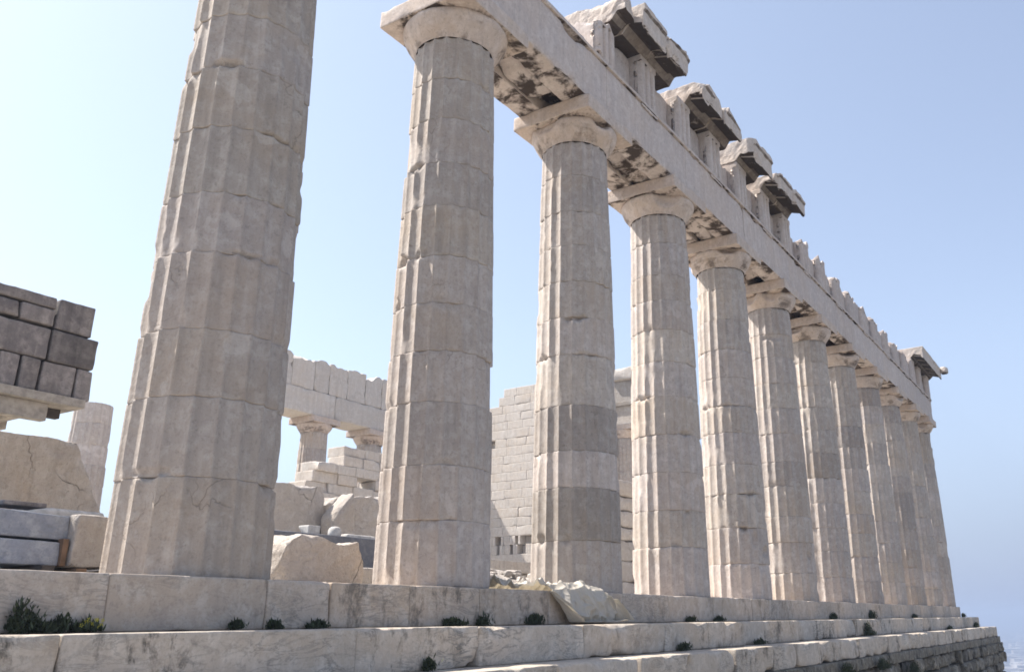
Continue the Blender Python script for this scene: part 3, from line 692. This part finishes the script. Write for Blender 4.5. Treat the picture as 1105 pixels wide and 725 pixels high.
block('bracket', (.202, 4.3, 2.52), (.52, 4.42, 2.657), M['dark'], step=.3, e=.02, r0=.006, chip=0, surf=0, parent=root)
for yy in (4.10, 5.20):
    for xx in (-4.0, -2.2):
        block('leg', (xx, yy-.04, -.03), (xx+.14, yy+.10, 2.398), M['paint'], step=.5, e=.02, r0=.006, chip=0, surf=0, parent=root)

# rubble heap between second and third columns
def heap():
    n = 60; x = np.linspace(6.8, 11.8, n); y = np.linspace(1.2, 4.6, 40); XX, YY = np.meshgrid(x, y)
    P = np.stack([XX.ravel(), YY.ravel(), XX.ravel()*0], 1)
    prof = np.clip(1-((XX-9.3)/2.4)**2, 0, 1)*np.clip(1-((YY-3.0)/1.75)**2, 0, 1)
    Z = -.05 + .62*prof**.6*(.75+.5*fbm(P*1.3, 3).reshape(XX.shape)) + .10*(fbm(P*6, 3).reshape(XX.shape)-.5)*(prof > 0)
    V = np.stack([XX, YY, Z], -1).reshape(-1, 3); ii = np.arange(39)[:, None]*n; jj = np.arange(n-1)[None]
    F = np.stack([ii+jj, ii+jj+1, ii+n+jj+1, ii+n+jj], -1).reshape(-1, 4)
    return V, F
V, F = heap()
link('rubble_heap', mesh_np('rubble_heap', V, F, False), M['warm'], kind='stuff', tone=.85)
for k in range(60):
    x = rng.uniform(7.3, 11.2); y = rng.uniform(1.4, 3.2); s = rng.uniform(.05, .17)
    pf = max(0, 1-((x-9.3)/2.4)**2)*max(0, 1-((y-3.0)/1.75)**2)
    z = -.05+.62*pf**.6*.95
    block('rubble_stone', (x-s, y-s*.8, z-s*.2), (x+s, y+s*.8, z+s*.9), M['warm'], step=.05, r0=.02, chip=.03, cuts=9, cutd=.62, smooth=False, rot=rng.uniform(0, 3), rx=rng.uniform(-.3, .3),
          label='loose broken stone on the rubble heap between the second and third columns', cat='rubble stone', group='loose stones on the rubble heap', tone=rng.uniform(.8, 1.15))

# plastic sheet hanging over the top step
def sheet():
    nu, nv = 190, 150
    u, v = np.meshgrid(np.linspace(0, 1, nu), np.linspace(0, 1, nv)); u = u.ravel(); v = v.ravel()
    L = v*2.75; Lf = 1.75                       # length on the floor, then over the edge
    hang = np.clip(L-Lf, 0, None)
    x = 4.9+3.0*u + .25*np.sin(v*5)*(1-u)
    m = np.clip((u-.42)/.10, 0, 1)*np.clip((1.0-u)/.02, 0, 1)
    x = x + hang*(.10+.42*u)*m
    front = np.interp(u, [0, .3, .5, 1], [-.80, -.93, -.985, -.985])
    y = np.where(L < Lf, .85-(.85-front)*L/Lf, front)
    drop = np.minimum(hang, .53)*m
    out = np.clip(hang-.50, 0, None)*m
    y = y-.05*np.sin(np.clip(drop/.53, 0, 1)*2.4)*(.6+u)-out*.55
    z = .02-drop
    P = np.stack([x, y, z], 1); q = np.stack([u*3.0, v*2.75, u*0+2], 1)
    def ridge(f, s_): return 1-np.abs(fbm(q*f+s_, 2)*2-1)*2.6
    r = np.clip(ridge(1.6, 3), 0, 1)**2*.13+np.clip(ridge(3.4, 9), 0, 1)**2*.07+np.clip(ridge(7.5, 5), 0, 1)*.025+(fbm(q*2, 3)-.45)*.12
    r = np.clip(r, 0, .3)
    w = np.clip((L-Lf+.10)/.2, 0, 1)*np.where(m > 0, 1, 0)
    P[:, 2] += r*(1-w)*1.0+.004
    P[:, 1] -= r*w*.85+.015*w
    P[:, 2] = np.where((L > Lf) & (m > 0), np.maximum(P[:, 2], -.530+.010+.25*r*(out > 0)), P[:, 2])
    ii = np.arange(nv-1)[:, None]*nu; jj = np.arange(nu-1)[None]
    F = np.stack([ii+jj, ii+nu+jj, ii+nu+jj+1, ii+jj+1], -1).reshape(-1, 4)
    keep = ~((L[F] > Lf+.05).all(1) & (m[F] < .05).any(1))
    return P, F[keep]
mt, N, L = newmat('plastic_sheet'); bs = N['Principled BSDF']; b = NB(mt.node_tree)
geo = N.new('ShaderNodeNewGeometry')
nn = b.noise(geo.outputs['Position'], 3.0, 5)
L.new(b.mix(nn, (.58, .53, .46), (.74, .70, .63)), bs.inputs['Base Color'])
bs.inputs['Roughness'].default_value = .38
tr = N.new('ShaderNodeBsdfTranslucent'); tr.inputs[0].default_value = (.75, .70, .60, 1)
mx = N.new('ShaderNodeMixShader'); mx.inputs[0].default_value = .45
L.new(bs.outputs[0], mx.inputs[1]); L.new(tr.outputs[0], mx.inputs[2]); L.new(mx.outputs[0], N['Material Output'].inputs[0])
V, F = sheet()
o = link('plastic_sheet', mesh_np('plastic_sheet', V, F, False), mt, label='crumpled pale plastic sheet draped over the top step by the third column', cat='sheet')
so = o.modifiers.new('solid', 'SOLIDIFY'); so.thickness = .004

# ------------------------------------------------------------ plants on the steps
def plant(x, y, z, w, h, label, seed, flower=False):
    rs = np.random.RandomState(seed); V = []; F = []
    n = int(300+1500*w); cl = rs.normal(0, w*.33, 5)
    for k in range(n):
        px = rs.normal(0, w*.10)+cl[rs.randint(0, len(cl))]; py = -abs(rs.normal(0, .07)); hh = h*(.35+.65*rs.rand())*math.exp(-(px/(w*.7))**2)
        a = rs.rand()*6.28; ln = .018+.030*rs.rand(); zz_ = rs.rand()*hh
        lean = np.array([math.cos(a)*ln*.8, math.sin(a)*ln*.8, ln*(.5+1.6*rs.rand())]); sd_ = np.array([-math.sin(a), math.cos(a), 0])*ln*.28
        p = np.array([px, py, zz_]); i0 = len(V)
        V += [p, p+lean*.5+sd_, p+lean, p+lean*.5-sd_]; F.append((i0, i0+1, i0+2, i0+3))
    root = empty('step_plant', (x, y, z), label, 'plant', 'small plants growing in the step joints')
    link('foliage', mesh_np('foliage', np.array(V), np.array(F), False), M['leaf'], parent=root)
    # stem cluster
    SV = []; SF = []
    for k in range(5):
        a = rs.normal(0, w*.2); i0 = len(SV); t = .004
        top = np.array([a*1.6, -.03, h*.7])
        for p in (np.array([a, -.01, 0]), top):
            SV += [p+[-t, -t, 0], p+[t, -t, 0], p+[t, t, 0], p+[-t, t, 0]]
        SF += [(i0, i0+1, i0+5, i0+4), (i0+1, i0+2, i0+6, i0+5), (i0+2, i0+3, i0+7, i0+6), (i0+3, i0, i0+4, i0+7)]
    link('stem', mesh_np('stem', np.array(SV), np.array(SF), False), M['leaf'], parent=root)
    if flower:
        for k in range(16):
            V = []; F = []
            for a in range(5):
                t0 = a*1.2566; c_, s_ = math.cos(t0)*.014, math.sin(t0)*.014; i0 = len(V)
                V += [(0, 0, 0), (c_-s_*.4, -.006, s_+c_*.4), (c_*1.5, -.002, s_*1.5), (c_+s_*.4, -.006, s_-c_*.4)]; F.append((i0, i0+1, i0+2, i0+3))
            f = link('flower', mesh_np('flower', np.array(V), np.array(F), False), M['flower'], parent=root)
            f.location = (rs.normal(w*.1, w*.4), -.06-.08*rs.rand(), .03+h*.9*rs.rand())
PL = [(-2.27, -.98, -.539, .22, .30, 'tall dark weed at the left picture edge on the middle step', 0),
      (-1.92, -.98, -.539, .22, .16, 'bushy dark weed on the middle step, second from the left edge', 0),
      (-1.70, -.98, -.539, .16, .10, 'small weed with yellow flowers at the left of the middle step', 1),
      (-.07, -.98, -.539, .10, .07, 'tiny weed below the largest column on the middle step', 0),
      (.42, -.98, -.539, .10, .07, 'thin weed at the joint below the right edge of the largest column', 0),
      (1.10, -.98, -.539, .16, .06, 'spreading weed between the two nearest columns on the middle step', 0),
      (3.55, -.98, -.539, .34, .09, 'low weed clump below the second column on the middle step', 0),
      (4.30, -.98, -.539, .14, .17, 'upright weed at a joint right of the low clump', 0),
      (5.7, -.98, -.539, .45, .16, 'dark weed clump beside the hanging plastic sheet', 0),
      (11.6, -.98, -.539, .22, .10, 'weed at the foot of the top step below the fourth column', 0),
      (13.2, -.98, -.539, .2, .10, 'weed at the foot of the top step left of the fifth column', 0),
      (22.5, -.98, -.539, .35, .2, 'weed in the top step joint below the seventh column', 0),
      (27.4, -.98, -.539, .55, .33, 'weed in the top step joint below the eighth column', 0),
      (34.8, -.98, -.539, .3, .16, 'weed in the top step joint near the tenth column', 0),
      (48.0, -.95, -.539, .7, .2, 'weed at the far end of the middle step by the corner', 0),
      (9.6, -1.76, -1.05, .35, .13, 'weed on the lowest step below the third column', 0),
      (13.6, -1.76, -1.05, .3, .11, 'weed on the lowest step below the fifth column', 0),
      (23.5, -1.76, -1.05, .85, .45, 'dark weed on the lowest step below the seventh column', 0),
      (2.2, -1.76, -1.05, .2, .14, 'weed at the bottom picture edge under the second column', 0),
      (38.5, -1.76, -1.05, .4, .15, 'weed on the lowest step near the far corner', 0),
      (46.5, -1.76, -1.05, .8, .25, 'weed on the lowest step at the far corner', 0),
      (13.5, -2.60, -1.95, .8, .28, 'weed growing from the foundation at the bottom, nearest one', 0),
      (17.5, -2.62, -1.92, .9, .33, 'green weed growing from the foundation under the fifth column', 0),
      (21.5, -2.62, -1.95, 1.0, .35, 'broad green weed on the foundation under the sixth column', 0),
      (25.5, -2.65, -2.3, 1.1, .4, 'broad weed hanging on the foundation under the seventh column', 0)]
for k, (x, y, z, w, h, lab, fl) in enumerate(PL): plant(x, y, z, w, h, lab, k+1, bool(fl))

# ------------------------------------------------------------ terrain, city, haze
def ground_z(x, y):
    z = np.full(x.shape, -2.25)
    z = z - .085*np.clip(x-6, 0, 52) - .03*np.clip(-y-6, 0, 40)
    d = np.maximum(np.maximum(x-58, -(y+45)), np.maximum(y-75, -(x+70)))
    z = z - 83*np.clip(d/70, 0, 1)**1.2*(3-2*np.clip(d/70, 0, 1))/1.0
    return np.maximum(z, -88)
xs = np.concatenate([-np.geomspace(60, 20000, 22)[::-1], np.linspace(-55, 60, 90), np.geomspace(62, 20000, 60)])
ys = np.concatenate([-np.geomspace(60, 20000, 30)[::-1], np.linspace(-58, -3, 50), np.linspace(0, 70, 12), np.geomspace(75, 20000, 30)])
XX, YY = np.meshgrid(xs, ys)
ZZ = ground_z(XX, YY)
P = np.stack([XX.ravel(), YY.ravel(), 0*XX.ravel()], 1)
near = (ZZ > -10).ravel()
ZZ = ZZ.ravel() + np.where(near, (fbm(P*.8, 3)-.5)*.25+(fbm(P*.15, 2)-.5)*.3, 0)
V = np.stack([XX.ravel(), YY.ravel(), ZZ], 1); n = len(xs)
ii = np.arange(len(ys)-1)[:, None]*n; jj = np.arange(n-1)[None]
F = np.stack([ii+jj, ii+jj+1, ii+n+jj+1, ii+n+jj], -1).reshape(-1, 4)
mt, N, L = newmat('rocky_ground'); b = NB(mt.node_tree); bs = N['Principled BSDF']
geo = N.new('ShaderNodeNewGeometry'); ps = geo.outputs['Position']
n1 = b.noise(ps, .35, 6, .6); n2 = b.noise(ps, 4, 6, .7); n3 = b.noise(ps, .01, 6, .7)
c = b.mix(b.ramp(n1, .4, .6), (.30, .26, .20), (.38, .34, .28))
c = b.mix(b.ramp(n2, .5, .7), c, (.20, .18, .13))
sep = N.new('ShaderNodeSeparateXYZ'); L.new(ps, sep.inputs[0])
low = b.ramp(b.math('MULTIPLY', sep.outputs[2], -.0113), .3, .9)
cc = b.mix(b.ramp(n3, .42, .62), (.16, .15, .13), (.08, .10, .06))
c = b.mix(low, c, cc)
L.new(c, bs.inputs['Base Color']); bs.inputs['Roughness'].default_value = .95
bp = N.new('ShaderNodeBump'); bp.inputs['Strength'].default_value = .6; bp.inputs['Distance'].default_value = .1; L.new(n2, bp.inputs['Height']); L.new(bp.outputs[0], bs.inputs['Normal'])
link('ground', mesh_np('ground', V, F, True), mt, kind='structure')
# the town below
rs = np.random.RandomState(5)
nb = 9000
az = np.radians(rs.uniform(-24, 24, nb)); dist = np.exp(rs.uniform(math.log(260), math.log(7000), nb))
bx, by = 50+dist*np.cos(az), dist*np.sin(az)
wx = rs.uniform(5, 11, nb)*(1+dist/5000); wy = rs.uniform(5, 11, nb)*(1+dist/5000); hz = rs.uniform(6, 20, nb); ang = rs.uniform(0, 1.57, nb)*.3+.2
cs = np.array([(-1, -1), (1, -1), (1, 1), (-1, 1)], float)
Vb = np.zeros((nb, 8, 3))
for q in range(8):
    sx, sy = cs[q % 4]; lx = sx*wx; ly = sy*wy
    Vb[:, q, 0] = bx+lx*np.cos(ang)-ly*np.sin(ang); Vb[:, q, 1] = by+lx*np.sin(ang)+ly*np.cos(ang); Vb[:, q, 2] = -88+(hz if q > 3 else -.5)
fb = np.array([(0, 1, 5, 4), (1, 2, 6, 5), (2, 3, 7, 6), (3, 0, 4, 7), (4, 5, 6, 7)])
Fb = (np.arange(nb)[:, None, None]*8+fb[None]).reshape(-1, 4)
mt, N, L = newmat('town_walls'); b = NB(mt.node_tree); bs = N['Principled BSDF']
geo = N.new('ShaderNodeNewGeometry')
nn = b.noise(geo.outputs['Position'], .03, 3)
L.new(b.mix(b.ramp(nn, .4, .6), (.30, .27, .24), (.50, .48, .46)), bs.inputs['Base Color']); bs.inputs['Roughness'].default_value = .9
link('far_town', mesh_np('far_town', Vb.reshape(-1, 3), Fb, False), mt, kind='stuff', label='pale far-off town houses fading in haze below the right end', cat='town')
# haze
me = bpy.data.meshes.new('haze')
a, z0, z1 = 19000, -90, 16.5
V = [(x, y, z) for z in (z0, z1) for x, y in ((-a, -a), (a, -a), (a, a), (-a, a))]
me.from_pydata(V, [], [(0, 3, 2, 1), (4, 5, 6, 7), (0, 1, 5, 4), (1, 2, 6, 5), (2, 3, 7, 6), (3, 0, 4, 7)])
mt, N, L = newmat('haze'); N.remove(N['Principled BSDF'])
pv = N.new('ShaderNodeVolumePrincipled'); pv.inputs['Color'].default_value = (.47, .57, .76, 1); pv.inputs['Density'].default_value = .0008; pv.inputs['Anisotropy'].default_value = .2
L.new(pv.outputs[0], N['Material Output'].inputs['Volume'])
HZ = True
if HZ: link('haze', me, mt, kind='stuff')
scene.cycles.max_bounces = 6
scene.cycles.pixel_filter_type = 'BLACKMAN_HARRIS'; scene.cycles.filter_width = 1.7
